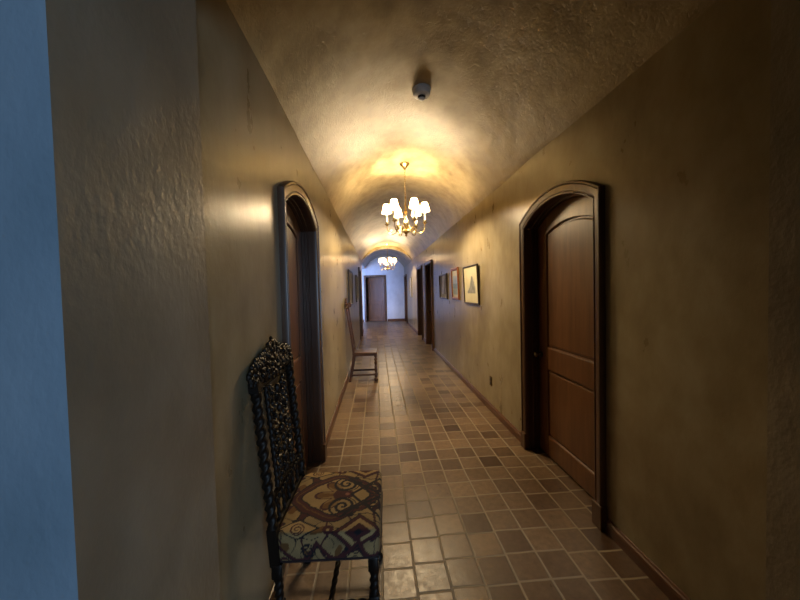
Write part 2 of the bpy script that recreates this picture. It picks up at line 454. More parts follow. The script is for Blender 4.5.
# end hall: vault goes on, open to the left
slab('wall_hall_left', (-3.4, Y1 - .2, 0), (-3.2, YE, 2.75), M['pale'], 'pale wall left of the far hall', 'wall')
W2 = (-2.9, -1.1, .5, 2.45)
wall_with_window('wall_hall_near', 'x', Y1 - .2, .2, -3.2, XL - .22, 2.75, *W2, M['pale'], 'pale wall with a window on the near side of the far hall')
window('window_1', 'x', Y1 - .2, .2, *W2, 'window lighting the far hall from its near side')
slab('ceiling_hall', (-3.2, Y1, SPRING - .02), (XL, YE, SPRING + .1), M['pale'], 'flat ceiling left of the far hall', 'ceiling')
# end wall with a rectangular doorway
EX0, EX1, EZ = -.53, .385, 2.19
mb = MB(); mb.box((-3.2, YE, 0), (EX0, YE + .2, 3.4)); mb.box((EX1, YE, 0), (XR + .22, YE + .2, 3.4)); mb.box((EX0, YE, EZ), (EX1, YE + .2, 3.4))
tag(mb.build('wall_end', M['pale']), 'pale bluish wall closing the far hall', 'wall', kind='structure')
# small dark room behind the far door
slab('wall_back_room', (-1.2, 17.6, 0), (1.3, 17.7, 2.6), M['wall'], 'wall seen through the far doorway', 'wall')
slab('wall_back_room_left', (-1.3, YE + .2, 0), (-1.2, 17.7, 2.6), M['wall'], 'left wall of the room behind the far doorway', 'wall')
slab('wall_back_room_right', (1.3, YE + .2, 0), (1.4, 17.7, 2.6), M['wall'], 'right wall of the room behind the far doorway', 'wall')
slab('ceiling_back_room', (-1.3, YE + .2, 2.6), (1.4, 17.7, 2.7), M['wall'], 'ceiling of the room behind the far doorway', 'ceiling')

# baseboards
def runs(spans, y0, y1, half):
    out = []; y = y0
    for c in sorted(spans):
        out.append((y, c - half)); y = c + half
    out.append((y, y1)); return [r for r in out if r[1] - r[0] > .02]
def base_y(name, x, d, rs, label):
    mb = MB()
    for a, b_ in rs:
        prof = [(0, 0), (.020, 0), (.020, .055), (.016, .066), (.010, .072), (.006, .080), (0, .082)]
        mb.rings([[(x + d * u, y, z) for u, z in prof] for y in (a, b_)])
    tag(mb.build(name, M['base']), label, 'baseboard', kind='structure')
base_y('baseboard_left', XL, 1, runs(L_DOORS, Y0 + .001, Y1, OW + .012), 'low red-brown wooden baseboard along the left wall')
base_y('baseboard_right', XR, -1, runs(R_DOORS, Y0 + .001, YE, OW + .012), 'low red-brown wooden baseboard along the right wall')
mb = MB(); mb.box((.50, YE - .02, 0), (XR - .02, YE, .12)); mb.box((-3.2, YE - .02, 0), (-.65, YE, .12))
tag(mb.build('baseboard_end', M['base']), 'brown baseboard along the end wall of the far hall', 'baseboard', kind='structure')

# ------------------------------------------------------------------ arched doors (local x along the wall, y towards the corridor)
RECESS = .100
def make_door(square=False):
    IZ, IR, OZ, OR = (2.166, .001, 2.241, .001) if square else (2.030, .140, 2.095, .158)
    offs_path = lambda d, n=14: arc_path(IW - d, IZ - d * .6, max(.0008, IR - d * .2), n)
    YF = -RECESS
    leaf = MB()
    ol = offs_path(.004)
    leaf.prism(ol, YF - .045, YF - .018)                     # recessed ground of the leaf
    st = .145; pw = IW - .004 - st
    def arc_z(x, w, zs, rise):
        R_ = (w * w + rise * rise) / (2 * rise); return zs + rise - R_ + math.sqrt(R_ * R_ - x * x)
    pzs, prise = (1.99, .001) if square else (1.952, .062)
    outer_z = lambda x: arc_z(x, IW - .004, IZ - .003, max(.0008, IR - .001))
    for s in (-1, 1):                                         # stiles
        xs = [s * (IW - .004), s * pw]
        poly = [(xs[0], .012), (xs[1], .012), (xs[1], outer_z(pw)), (xs[0], IZ - .003)]
        leaf.prism(poly, YF - .02, YF, .006)
    n = 14
    top = [(pw - 2 * pw * i / n, outer_z(pw - 2 * pw * i / n)) for i in range(n + 1)]
    bot = [(-pw + 2 * pw * i / n, arc_z(-pw + 2 * pw * i / n, pw, pzs, prise)) for i in range(n + 1)]
    leaf.prism(top + bot, YF - .02, YF, .008)
    leaf.prism([(-pw, .775), (pw, .775), (pw, .980), (-pw, .980)], YF - .02, YF + .002, .014)   # lock rail
    leaf.prism([(-pw, .012), (pw, .012), (pw, .195), (-pw, .195)], YF - .02, YF + .002, .014)   # bottom rail
    g = .012                                                  # raised fields
    leaf.prism([(-pw + g, .195 + g), (pw - g, .195 + g), (pw - g, .775 - g), (-pw + g, .775 - g)], YF - .02, YF - .006, .010)
    top = [(pw - g - 2 * (pw - g) * i / n, arc_z(pw - g - 2 * (pw - g) * i / n, pw, pzs, prise) - g) for i in range(n + 1)]
    leaf.prism([(-pw + g, .980 + g), (pw - g, .980 + g)] + top, YF - .02, YF - .006, .010)
    d = leaf.build('door_1', M['door'])
    # casing: a moulded profile swept along jambs and arch
    P, Q = arc_path(IW, IZ, IR), arc_path(OW, OZ, OR)
    prof = [(0, 0), (0, .020), (.05, .029), (.13, .030), (.18, .022), (.24, .022), (.30, .029), (.74, .033), (.79, .028), (.83, .040), (.95, .040), (1, .034), (1, 0)]
    rows = [[(p[0] + (q[0] - p[0]) * t, h, p[1] + (q[1] - p[1]) * t) for t, h in prof] for p, q in zip(P, Q)]
    cs = MB().rings(rows).build('casing', M['casing'], d, smooth=True)
    for s in (-1, 1):
        a, b_ = sorted((s * (IW - .002), s * (OW + .010)))
        pl = MB(); pl.bbox((a, 0, 0), (b_, .046, .150), .004); pl.build('plinth_block', M['casing'], cs)
    # jamb lining with stop beads
    A = arc_path(IW + .016, IZ + .010, max(.001, IR + .001))
    prof = [(1, .002), (0, .002), (0, -.040), (-.35, -.044), (-.35, -.052), (0, -.056), (0, -.072), (-.6, -.075), (-.6, RECESS * -1 + .003), (0, -RECESS + .003), (0, -.16), (1, -.16)]
    B = arc_path(IW, IZ, IR); C_ = arc_path(IW - .016, IZ - .010, max(.001, IR - .002))
    rows = []
    for a, b_, c in zip(A, B, C_):
        r = []
        for t, y in prof:
            e = a if t > 0 else c; k = abs(t)
            r.append((b_[0] + (e[0] - b_[0]) * k, y, b_[1] + (e[1] - b_[1]) * k))
        rows.append(r)
    MB().rings(rows).build('jamb', M['jamb'], d)
    kb = MB(); kx, kz = IW - .050, .895                       # knob on its rose
    rings = [[(kx + r * cos(2 * PI * j / 16), YF + y, kz + r * sin(2 * PI * j / 16)) for j in range(16)]
             for r, y in ((.026, 0), (.026, .005), (.012, .009), (.009, .030), (.016, .036), (.025, .046), (.027, .056), (.022, .066), (.010, .071))]
    kb.rings(rings).build('knob', M['iron'], d, smooth=True)
    return d
proto = make_door(); proto_sq = make_door(True)
spec = [(XR, 2.38, PI / 2, 'arched panelled brown wooden door in the right wall nearest the camera'),
        (XL, 2.39, -PI / 2, 'arched panelled brown door in the left wall beside the carved chair'),
        (XR, 8.35, PI / 2, 'dark door in the right wall just past the three pictures'),
        (XR, 10.12, PI / 2, 'dark door in the right wall, farther of the close pair'),
        (XR, 15.08, PI / 2, 'door in the right wall of the far bluish hall'),
        (XL, 10.32, -PI / 2, 'dark door in the left wall beyond the pictures')]
for i, (x, y, rz, lab) in enumerate(spec):
    o = proto if i == 0 else copy_tree(proto) if i == 1 else proto_sq if i == 2 else copy_tree(proto_sq)
    o.name = 'door_%d' % (i + 1); o.location = (x, y, 0); o.rotation_euler = (0, 0, rz)
    tag(o, lab, 'door', kind='structure')

# far door, standing ajar into the next room; hinge on the right
fd = bpy.data.objects.new('door_7', None); col.objects.link(fd); fd.location = (EX1 - .004, YE + .06, 0); 
fd.rotation_euler = (0, 0, 0)
tag(fd, 'mauve-brown panelled door ajar in the end wall of the far hall', 'door', kind='structure')
W = EX1 - EX0 - .01
lf = MB()
lf.box((-W, -.02, .01), (0, .02, EZ - .01))
for (x0, x1, z0, z1) in ((-W, -W + .1, .01, EZ - .01), (-.1, 0, .01, EZ - .01), (-W + .1, -.1, .01, .2), (-W + .1, -.1, .85, 1.02), (-W + .1, -.1, EZ - .13, EZ - .01)):
    lf.prism([(x0, z0), (x1, z0), (x1, z1), (x0, z1)], .02, .036, .008)
for i, p in enumerate(lf.v): lf.v[i] = (p[0], -p[1], p[2])
leafo = lf.build('leaf', M['door'], fd); leafo.rotation_euler = (0, 0, -math.radians(25))
kb = MB().lathe([(.02, 0), (.02, .01), (.01, .015), (.01, .035), (.025, .045), (.025, .06), (.012, .07)])
kb.v = [(-W + .06 + x, -.036 - z, .95 + y) for x, y, z in kb.v]
kb.build('knob', M['iron'], leafo, smooth=True)
# casing stays with the wall
mb = MB()
for (x0, x1, z0, z1) in ((EX0 - .09, EX0 + .002, 0, EZ + .09), (EX1 - .002, EX1 + .09, 0, EZ + .09), (EX0, EX1, EZ - .002, EZ + .09)):
    mb.prism([(x0, z0), (x1, z0), (x1, z1), (x0, z1)], 0, .03, .008)
mb.v = [(x, YE - y, z) for x, y, z in mb.v]
tag(mb.build('trim_2', M['casing']), 'square wooden door casing around the far doorway', 'casing', kind='structure')

# ------------------------------------------------------------------ chandeliers
def make_chandelier(zc, loc, label):
    root = empty('chandelier', loc)
    tag(root, label, 'chandelier', 'brass chandeliers along the corridor vault')
    Zc = lambda z: z - zc
    cano = MB().lathe([(.066, .004), (.068, -.004), (.060, -.014), (.040, -.030), (.026, -.050), (.018, -.060), (.013, -.075), (.006, -.082)], n=24)
    cano.build('canopy', M['brass'], root, smooth=True)
    ch = MB(); z = Zc(zc - .078); bottom = Zc(2.765); k = 0
    while z > bottom:                                        # chain links
        pts = []
        for j in range(13):
            a = 2 * PI * j / 12
            u, w = .009 * cos(a), .019 * sin(a)
            pts.append((u, 0, z - .017 + w) if k % 2 == 0 else (0, u, z - .017 + w))
        ch.tube(pts, .0028, 6); z -= .029; k += 1
    ch.build('chain', M['brass'], root, smooth=True)
    st = MB().lathe([(.004, Zc(2.770)), (.010, Zc(2.755)), (.006, Zc(2.735)), (.009, Zc(2.68)), (.015, Zc(2.63)), (.009, Zc(2.60)), (.019, Zc(2.575)), (.026, Zc(2.545)),
                     (.014, Zc(2.51)), (.010, Zc(2.48)), (.022, Zc(2.455)), (.034, Zc(2.42)), (.036, Zc(2.39)), (.022, Zc(2.355)), (.013, Zc(2.335)), (.030, Zc(2.318)),
                     (.046, Zc(2.300)), (.046, Zc(2.288)), (.026, Zc(2.272)), (.013, Zc(2.262)), (.018, Zc(2.250)), (.016, Zc(2.238)), (.004, Zc(2.226))], n=20)
    st.build('centre_column', M['brass'], root, smooth=True)
    R_ = .256
    for k in range(6):
        ph = math.radians(10 + 60 * k); dx, dy = cos(ph), -sin(ph)
        P = lambda r, z: (dx * r, dy * r, Zc(z))
        arm = MB(); pts = []
        ctrl = [(.030, 2.300), (.060, 2.345), (.095, 2.352), (.120, 2.318), (.150, 2.278), (.195, 2.268), (.235, 2.290), (.253, 2.335), (.256, 2.388)]
        for i in range(len(ctrl) - 1):                        # Catmull-Rom through the scroll
            p0 = ctrl[max(i - 1, 0)]; p1 = ctrl[i]; p2 = ctrl[i + 1]; p3 = ctrl[min(i + 2, len(ctrl) - 1)]
            for s in range(5):
                t = s / 5
                f = lambda a, b_, c, d: .5 * (2 * b_ + (c - a) * t + (2 * a - 5 * b_ + 4 * c - d) * t * t + (3 * b_ - a - 3 * c + d) * t ** 3)
                pts.append(P(f(p0[0], p1[0], p2[0], p3[0]), f(p0[1], p1[1], p2[1], p3[1])))
        pts.append(P(*ctrl[-1]))
        arm.tube(pts, .0054, 8)
        for (rc, zc_, r0, sgn, st_) in ((.098, 2.318, .030, 1, .4), (.205, 2.312, .034, -1, 1.4)):   # small scrolls on the arm
            sp = [P(rc + r0 * (1 - t / 26) * cos(st_ + sgn * t * .36), zc_ + r0 * (1 - t / 26) * sin(st_ + sgn * t * .36)) for t in range(24)]
            arm.tube(sp, [.0044 * (1 - .5 * t / 24) for t in range(24)], 6)
        a = arm.build('arm', M['brass'], root, smooth=True)
        c = P(R_, 0)
        MB().lathe([(.006, 2.378), (.013, 2.386), (.018, 2.394), (.032, 2.402), (.033, 2.408), (.022, 2.406), (.017, 2.412), (.018, 2.432), (.014, 2.434)], (c[0], c[1], -zc), 18).build('drip_pan', M['brass'], a, smooth=True)
        MB().lathe([(.0125, 2.425), (.0125, 2.520), (.009, 2.523)], (c[0], c[1], -zc), 12).build('candle_sleeve', M['sleeve'], a, smooth=True)
        MB().lathe([(.007, 2.521), (.011, 2.528), (.013, 2.536), (.011, 2.546), (.006, 2.556), (.002, 2.562)], (c[0], c[1], -zc), 10).build('bulb', M['bulb'], a, smooth=True)
        sh = MB(); n = 28; rg = []
        for r, z in ((.068, 2.552), (.052, 2.610), (.037, 2.668)):
            rg.append([(c[0] + (r * (1 + .012 * (j % 2))) * cos(2 * PI * j / n), c[1] + (r * (1 + .012 * (j % 2))) * sin(2 * PI * j / n), z - zc) for j in range(n)])
        sh.rings(rg, caps=False); sh.build('lamp_shade', M['shade'], a, smooth=True)
        for zz, en in ((2.664, 9.), (2.575, 25.)):
            ld = bpy.data.lights.new('bulb_light', 'POINT'); ld.energy = en; ld.color = (1, .76, .45); ld.shadow_soft_size = .012
            lo = bpy.data.objects.new('bulb_light', ld); col.objects.link(lo); lo.parent = root; lo.location = (c[0], c[1], zz - zc)
    return root
c1 = make_chandelier(3.192, (XC, 4.34, 3.187), 'nearer brass chandelier with six lit cream shades')
c2 = copy_tree(c1); c2.location = (XC, 11.65, 3.187); c2['label'] = 'farther brass chandelier with lit cream shades, hanging before the far arch'

# ------------------------------------------------------------------ smoke detector
sd = empty('smoke_detector', (XC + .005, 2.74, 3.196))
tag(sd, 'round grey smoke detector on the vault before the chandelier', 'smoke detector')
MB().lathe([(.080, .006), (.080, -.018), (.077, -.022), (.072, -.024), (.072, -.048), (.068, -.058), (.050, -.066), (.030, -.069)], n=32).build('housing', M['plastic'], sd, smooth=True)
MB().lathe([(.034, -.066), (.034, -.080), (.028, -.082)], n=24).build('sensor_chamber', M['blackplastic'], sd, smooth=True)
MB().lathe([(.026, -.080), (.024, -.091), (.012, -.096), (.003, -.097)], n=20).build('sensor_cap', M['plastic'], sd, smooth=True)

# ------------------------------------------------------------------ outlet on the right wall
oc = empty('outlet_cover', (XR, 3.83, .365), PI / 2)
tag(oc, 'small dark brass outlet plate low on the right wall', 'outlet')
MB().bbox((-.036, 0, -.058), (.036, .007, .058), .002).build('plate', M['darkbrass'], oc)
mb = MB()
for z in (-.024, .024): mb.bbox((-.017, .005, z - .016), (.017, .010, z + .016), .002)
mb.build('socket', M['blackplastic'], oc)

# ------------------------------------------------------------------ pictures
def grid_art(w, h, fn, nx, nz, y):
    mb = MB(); cs = []
    for j in range(nz + 1):
        for i in range(nx + 1):
            u, v = i / nx, j / nz
            mb.v.append((-w / 2 + w * u, y, -h / 2 + h * v)); cs.append(fn(u, v))
    for j in range(nz):
        for i in range(nx):
            a = j * (nx + 1) + i; mb.f.append((a, a + 1, a + nx + 2, a + nx + 1))
    return mb, cs
def picture(x, yc, zc, w, h, rz, fw, mat, art, label, lean=0.0, group=None):
    r = empty('framed_picture', (x, yc, zc), rz); tag(r, label, 'picture', group)
    f = MB()
    prof = [(0, .004), (0, .018), (.2, .024), (.7, .028), (1, .022), (1, .004)]
    P = [(-w / 2 + fw, -h / 2 + fw), (w / 2 - fw, -h / 2 + fw), (w / 2 - fw, h / 2 - fw), (-w / 2 + fw, h / 2 - fw)]
    Q = [(-w / 2, -h / 2), (w / 2, -h / 2), (w / 2, h / 2), (-w / 2, h / 2)]
    f.rings([[(p[0] + (q[0] - p[0]) * t, d, p[1] + (q[1] - p[1]) * t) for t, d in prof] for p, q in zip(P, Q)], closed=True)
    f.box((-w / 2 + .004, .001, -h / 2 + .004), (w / 2 - .004, .006, h / 2 - .004))
    for q, p in enumerate(f.v): f.v[q] = (p[0], p[1] + lean * (p[2] + h / 2) / h, p[2])
    f.build('frame', mat, r)
    a, cs = grid_art(w - 2 * fw + .004, h - 2 * fw + .004, art, 48, 48, .012)
    for q, p in enumerate(a.v): a.v[q] = (p[0], p[1] + lean * (p[2] + h / 2) / h, p[2])
    a.build('artwork', M['paint'], r, colors=cs)
    return r
def mix(a, b_, t):
    t = max(0, min(1, t)); return tuple(x + (y - x) * t for x, y in zip(a, b_))
def fb(u, v, s, k=0.): return .5 + .5 * noise.fractal((u * s, v * s, k), 1., 2., 4)
def art_mountain(u, v):          # pale sheet, small grey wash drawing
    c = mix((.62, .56, .36), (.72, .68, .50), fb(u, v, 3))
    u = 1 - u
    if .22 < u < .80 and .27 < v < .80:
        edge = .70 - 1.0 * (u - .40) ** 2 * 3 if u > .4 else .70 - 6. * (.4 - u) ** 2 * 4
        ridge = .30 + .42 * math.exp(-((u - .60) / .17) ** 2) + .06 * fb(u, v, 9)
        if v < ridge: c = mix((.13, .13, .12), (.36, .36, .33), fb(u, v, 7, 2))
        elif v < .55: c = mix(c, (.42, .42, .38), .7 * (.55 - v) / .28)
    return c
def art_coast(u, v):
    c = (.62, .60, .58) if v > .80 else mix((.25, .36, .62), (.55, .62, .75), fb(u, v, 4, 1))
    if v < .52: c = mix((.16, .24, .42), (.30, .40, .55), fb(u, v * 3, 6, 3))
    if v < .32: c = mix((.42, .48, .52), (.25, .33, .40), fb(u, v, 8, 5))
    if v < .10 or u < .08 or u > .92: c = (.62, .60, .58)
    return c
def art_dark(u, v):
    c = mix((.09, .08, .085), (.26, .25, .30), fb(u, v, 3, 4))
    d = abs(u - .55 + .25 * (v - .5)); 
    if d < .17 and v > .12: c = mix((.58, .58, .68), (.34, .33, .42), fb(u, v, 6, 8))
    if v < .15: c = (.30, .29, .26)
    return c
def art_pale(u, v): return mix((.46, .45, .42), (.54, .53, .5), fb(u, v, 3, 6))
def art_left(u, v): return mix((.17, .15, .13), (.36, .33, .28), fb(u, v, 3, 7)) if .12 < u < .88 and .12 < v < .88 else (.42, .39, .33)
picture(XR, 4.535, 1.557, .69, .55, PI / 2, .022, M['frameblack'], art_mountain, 'black framed pale drawing, nearest of three on the right wall', .02)
picture(XR, 5.47, 1.592, .46, .55, PI / 2, .050, M['framebrown'], art_coast, 'red-brown framed blue coastal picture, middle of three on the right wall', .012)
picture(XR, 6.47, 1.562, .70, .50, PI / 2, .032, M['frameblack'], art_dark, 'black framed dark picture, farthest of three on the right wall', .012)
picture(XL, 6.52, 1.57, .90, .70, -PI / 2, .035, M['frameblack'], art_left, 'dark framed picture on the left wall above the plain chair', .008)
picture(XL, 8.60, 1.58, .66, .70, -PI / 2, .035, M['frameblack'], art_left, 'farther dark framed picture on the left wall before the door', .008)
picture(XR, 12.85, 1.62, .80, .78, PI / 2, .018, M['framegrey'], art_pale, 'thin framed pale picture on the right wall past the far arch', .004)

# ------------------------------------------------------------------ carved chair by the near left wall
def spiral(c, r0, r1, a0, turns, k=26):
    return [(c[0] + (r0 + (r1 - r0) * i / k) * cos(a0 + 2 * PI * turns * i / k), c[1] + (r0 + (r1 - r0) * i / k) * sin(a0 + 2 * PI * turns * i / k)) for i in range(k + 1)]
TAN, MAR, NAV, OCH, DUL = (.50, .34, .145), (.075, .018, .020), (.012, .011, .018), (.19, .09, .025), (.25, .18, .085)
def tapestry(u, vs):
    """u: 0 back .. 1 front edge, vs: signed across, |vs| = 1 at the side edge"""
    v = abs(vs)
    c = mix(TAN, DUL, fb(u * 1.2, v, 3, 2))
    def spir(cu, cv, R_, w, a0=0., sg=1):
        du, dv = (u - cu), (v - cv) * .56
        r = math.hypot(du, dv); th = math.atan2(dv, du) * sg + a0
        if r > R_: return False
        p = R_ / 2.1
        k = (r / p - th / (2 * PI)) % 1.
        return k < w or r > R_ - .012
    # trailing scrollwork over the whole ground
    w1 = noise.noise((u * 4.2, v * 2.7, 5.)); w2 = noise.noise((u * 5.6 + 3, v * 3.6, 1.))
    if abs(w1) < .05: c = MAR
    elif abs(w1) < .072: c = NAV
    if abs(w2) < .028: c = NAV
    elif w2 > .42: c = OCH
    # ogee medallion
    e = math.hypot((u - .50) / .40, v / .60)
    e += -.07 * cos(4 * math.atan2(v * .66, u - .50)) - .03 * cos(8 * math.atan2(v * .66, u - .50))
    if e < .86: c = mix(TAN, DUL, .5 * fb(u, v, 4, 2))
    if .86 < e < 1.14: c = MAR
    if .97 < e < 1.0 : c = OCH
    if .825 < e < .87 or 1.13 < e < 1.17: c = NAV
    if e < .825:
        # fleur: leaves fanning back from the rosette
        th = math.atan2(v * .6, -(u - .60)); r = math.hypot(u - .60, v * .6)
        if r < .34 and abs(th) < 1.25:
            q = abs(sin(th * 3.6))
            if r < .33 * (.45 + .55 * abs(cos(th * 3.6))): c = mix(OCH, TAN, .45 if q > .6 else 0.); c = MAR if r < .13 else c
            if abs(r - .33 * (.45 + .55 * abs(cos(th * 3.6)))) < .018: c = MAR
    if math.hypot(u - .63, v * .6) < .075: c = MAR
    if math.hypot(u - .63, v * .6) < .025: c = (.32, .12, .09)
    # volutes
    if spir(.60, .36, .150, .46, 1.2, -1): c = NAV
    if spir(.93, .22, .115, .44, 0., 1): c = NAV
    # crossing stems towards the front
    for (a, b_) in (((.68, .02), (1.05, .72)), ((.66, .50), (1.05, -.05)), ((.60, .62), (.80, .30))):
        du, dv = b_[0] - a[0], (b_[1] - a[1]) * .6
        t = max(0, min(1, ((u - a[0]) * du + (v - a[1]) * .6 * dv) / (du * du + dv * dv)))
        if math.hypot(u - a[0] - du * t, (v - a[1]) * .6 - dv * t) < .017: c = NAV
    for (pu, pv, ra) in ((.74, .40, .04), (.70, .60, .03)):
        if math.hypot(u - pu, (v - pv) * .6) < ra: c = NAV
    # lozenge near the front corner and the maroon strap around it
    d = abs(u - .80) / .17 + abs(v - 1.0) / .26
    if d < 1.75 and v > .55:
        if d < .28: c = NAV
        elif d < .78: c = MAR
        elif d < 1.18: c = TAN
        elif d < 1.52: c = MAR
        elif d < 1.60: c = NAV
    # diamond with curl near the back corner
    d = abs(u - .20) / .22 + abs(v - .88) / .22
    if d < 1.0:
        c = TAN
        if d > .86: c = NAV
        if spir(.20, .88, .07, .35, 0, 1): c = MAR
    # little rosette and lower border lines
    r = math.hypot(u - .50, (v - .92) * .6)
    if r < .055: c = MAR if r > .018 else TAN
    if v > 1.08:
        s = abs(sin((u * 2.2 + .15) * PI)); b_ = 1.18 + .34 * s
        if abs(v - b_) < .055: c = MAR
        elif abs(v - b_ - .075) < .018: c = NAV
        if spir(.28, 1.33, .08, .4, 0, 1): c = NAV
    return c

def make_carved_chair():
    root = empty('carved_chair', (-.224, 1.565, 0), -math.radians(2.2))
    tag(root, 'dark carved wooden chair with barley-twist posts and tapestry seat, nearest the camera', 'chair')
    hx, hy, zt, zb, rr = .218, .236, .500, .385, .024
    # cushion
    mb = MB(); cs = []; n = 150; ext = 1.36
    for j in range(n + 1):
        for i in range(n + 1):
            s, t = -ext + 2 * ext * i / n, -ext + 2 * ext * j / n
            m = max(abs(s), abs(t), 1e-6)
            a, b_ = s / m, t / m                                     # border point
            k = max(1e-9, abs(a) ** 14 + abs(b_) ** 14) ** (-1 / 14) if m > 1e-5 else 1.
            a, b_ = a * k, b_ * k
            mm = min(m, 1.)
            if m <= .92:
                q = m; z = zt + .012 * (1 - q ** 2 / .92 ** 2); x, y = a * q * hx, b_ * q * hy
            elif m <= 1.08:
                an = (m - .92) / .16 * PI / 2
                o = .92 * 1.0
                q = o + (1 - o) * sin(an); x, y = a * q * hx, b_ * q * hy; z = zt - rr * (1 - cos(an))
            else:
                x, y = a * hx, b_ * hy; z = zt - rr - (zt - rr - zb) * (m - 1.08) / (ext - 1.08)
            z += .003 * noise.noise((x * 12, y * 12, 0))
            mb.v.append((x, y, z)); 
            uu = .5 + .5 * s if abs(s) <= 1 else (1 + (abs(s) - 1) * .6 if s > 0 else -(abs(s) - 1) * .6)
            cs.append(tapestry(.5 + .5 * s, t * 1.0 if m <= 1 else t * (1 + (m - 1) * .35)))
    for j in range(n):
        for i in range(n):
            a = j * (n + 1) + i; mb.f.append((a, a + 1, a + n + 2, a + n + 1))
    seat = mb.build('seat_cushion', M['fabric'], root, smooth=True, colors=cs)
    tag(seat, 'tapestry seat in tan, maroon and navy scrolls')
    pp = MB(); loop = []
    for i in range(65):
        a = 2 * PI * i / 64; ca, sa = cos(a), sin(a); m = max(abs(ca), abs(sa)); k = ((abs(ca) / m) ** 14 + (abs(sa) / m) ** 14) ** (-1 / 14)
        loop.append((ca / m * k * hx, sa / m * k * hy, zb + .002))
    pp.tube(loop, .005, 6); pp.build('piping', M['piping'], seat, smooth=True)
    fr = MB(); fr.box((-hx + .012, -hy + .012, zb - .012), (hx - .012, hy - .012, zb + .02)); fr.build('seat_frame', M['ebony'], root)
    # legs: square blocks with twist between, ball feet
    def leg(x, y, back):
        mb = MB(); q = .022
        mb.bbox((x - q, y - q, .315), (x + q, y + q, zb - .008), .004)
        mb.twist((x, y, .205), (x, y, .315), .020, 1.6)
        mb.bbox((x - q, y - q, .135), (x + q, y + q, .205), .004)
        mb.lathe([(.012, .135), (.019, .122), (.012, .108), (.017, .096), (.021, .075), (.017, .05), (.012, .036), (.022, .026), (.025, .014), (.020, 0)], (x, y, 0), 14)
        mb.build('leg', M['ebony'], root, smooth=True)
    lx, ly = hx - .030, hy - .028
    leg(lx, -ly, 0); leg(lx, ly, 0)
    leg(-.210, -.222, 1); leg(-.210, .222, 1)
    for y in (-ly, ly): MB().twist((-lx + .01, y, .17), (lx - .01, y, .17), .0135, 4).build('stretcher', M['ebony'], root, smooth=True)
    MB().twist((0, -ly, .17), (0, ly, .17), .0135, 4.5).build('stretcher', M['ebony'], root, smooth=True)
    MB().twist((lx, -ly, .255), (lx, ly, .255), .0125, 4.5).build('stretcher', M['ebony'], root, smooth=True)
    # back, raked towards the wall
    xb = lambda z: -.216 - .066 * max(0, z - .40) / .78
    B = lambda y, z, o=0.: (xb(z) + o, y, z)
    for s in (-1, 1):
        y = s * .222
        mb = MB()
        for z0, z1 in ((.37, .525), (1.095, 1.135)):
            rings = [[(xb(z) + dx, y + dy, z) for dx, dy in ((-.020, -.020), (.020, -.020), (.020, .020), (-.020, .020))] for z in (z0, z1)]
            mb.rings(rings)
        mb.twist(B(y, .525), B(y, 1.095), .023, 6.2, n=18, depth=.42)
        mb.ball(B(y, 1.140), .020)
        mb.build('back_post', M['ebony'], root, smooth=True)
    # lower rail
    mb = MB()
    rings = [[(xb(z) + dx, y, z) for dx, z in ((-.012, .595), (.004, .595), (.006, .61), (.004, .63), (-.012, .63))] for y in (-.21, .21)]
    mb.rings(rings)
    for i in range(11):
        y = -.18 + .036 * i; mb.ball(B(y, .612, .013), (.008, .013, .016), 8, 5)
    for i in range(5):
        y = -.14 + .07 * i; mb.twist(B(y, .50), B(y, .588), .010, 1.2, n=10)
    rings = [[(xb(z) + dx, y, z) for dx, z in ((-.010, .485), (.010, .485), (.010, .508), (-.010, .508))] for y in (-.21, .21)]
    mb.rings(rings)
    mb.build('lower_rail', M['ebony'], root, smooth=True)
    # pierced carved panel between two slim twists
    for s in (-1, 1):
        MB().twist(B(s * .118, .64), B(s * .118, 1.09), .0125, 7, n=12).build('inner_twist', M['ebony'], root, smooth=True)
    mb = MB()
    for i in range(9): mb.ball(B(0, .665 + .048 * i, .006), (.015, .016, .022), 8, 6)
    for s in (-1, 1):
        for (cy, cz, r, a0, tn) in ((.055, .70, .042, 2.6, 1.6), (.085, .785, .038, -1., -1.7), (.050, .865, .046, 3.4, 1.6), (.092, .945, .036, -.6, -1.6), (.050, 1.025, .044, 2.8, 1.6), (.105, .68, .026, 0, 1.5), (.108, .865, .026, 1., 1.5), (.105, 1.05, .026, 1.4, -1.5)):
            pts = [B(s * p[0] * .80, p[1], .006 * sin(i * .8)) for i, p in enumerate(spiral((cy, cz), r, r * .18, a0, tn))]
            mb.tube(pts, [.0105 - .005 * i / len(pts) for i in range(len(pts))], 7)
            mb.ball(B(s * cy * .80, cz, .012), .010, 8, 5)
            for q in range(4):
                an = a0 + q * 1.45; mb.ball(B(s * .80 * (cy + cos(an) * r * 1.12), cz + sin(an) * r * 1.12, .006), (.009, .013, .012), 7, 5)
    rings = [[(xb(z) - .012, y, z), (xb(z) - .004, y, z), (xb(z) - .004, y + .0, z + .014), (xb(z) - .012, y + .0, z + .014)] for y in (-.115, .115) for z in (.65,)]
    mb.rings(rings)
    mb.build('carved_panel', M['ebony'], root, smooth=True)
    # crest
    mb = MB()
    rings = [[(xb(z) + dx, y, z) for dx, z in ((-.014, 1.088), (-.006, 1.088), (-.004, 1.096), (-.006, 1.104), (-.014, 1.104))] for y in (-.205, .205)]
    mb.rings(rings)
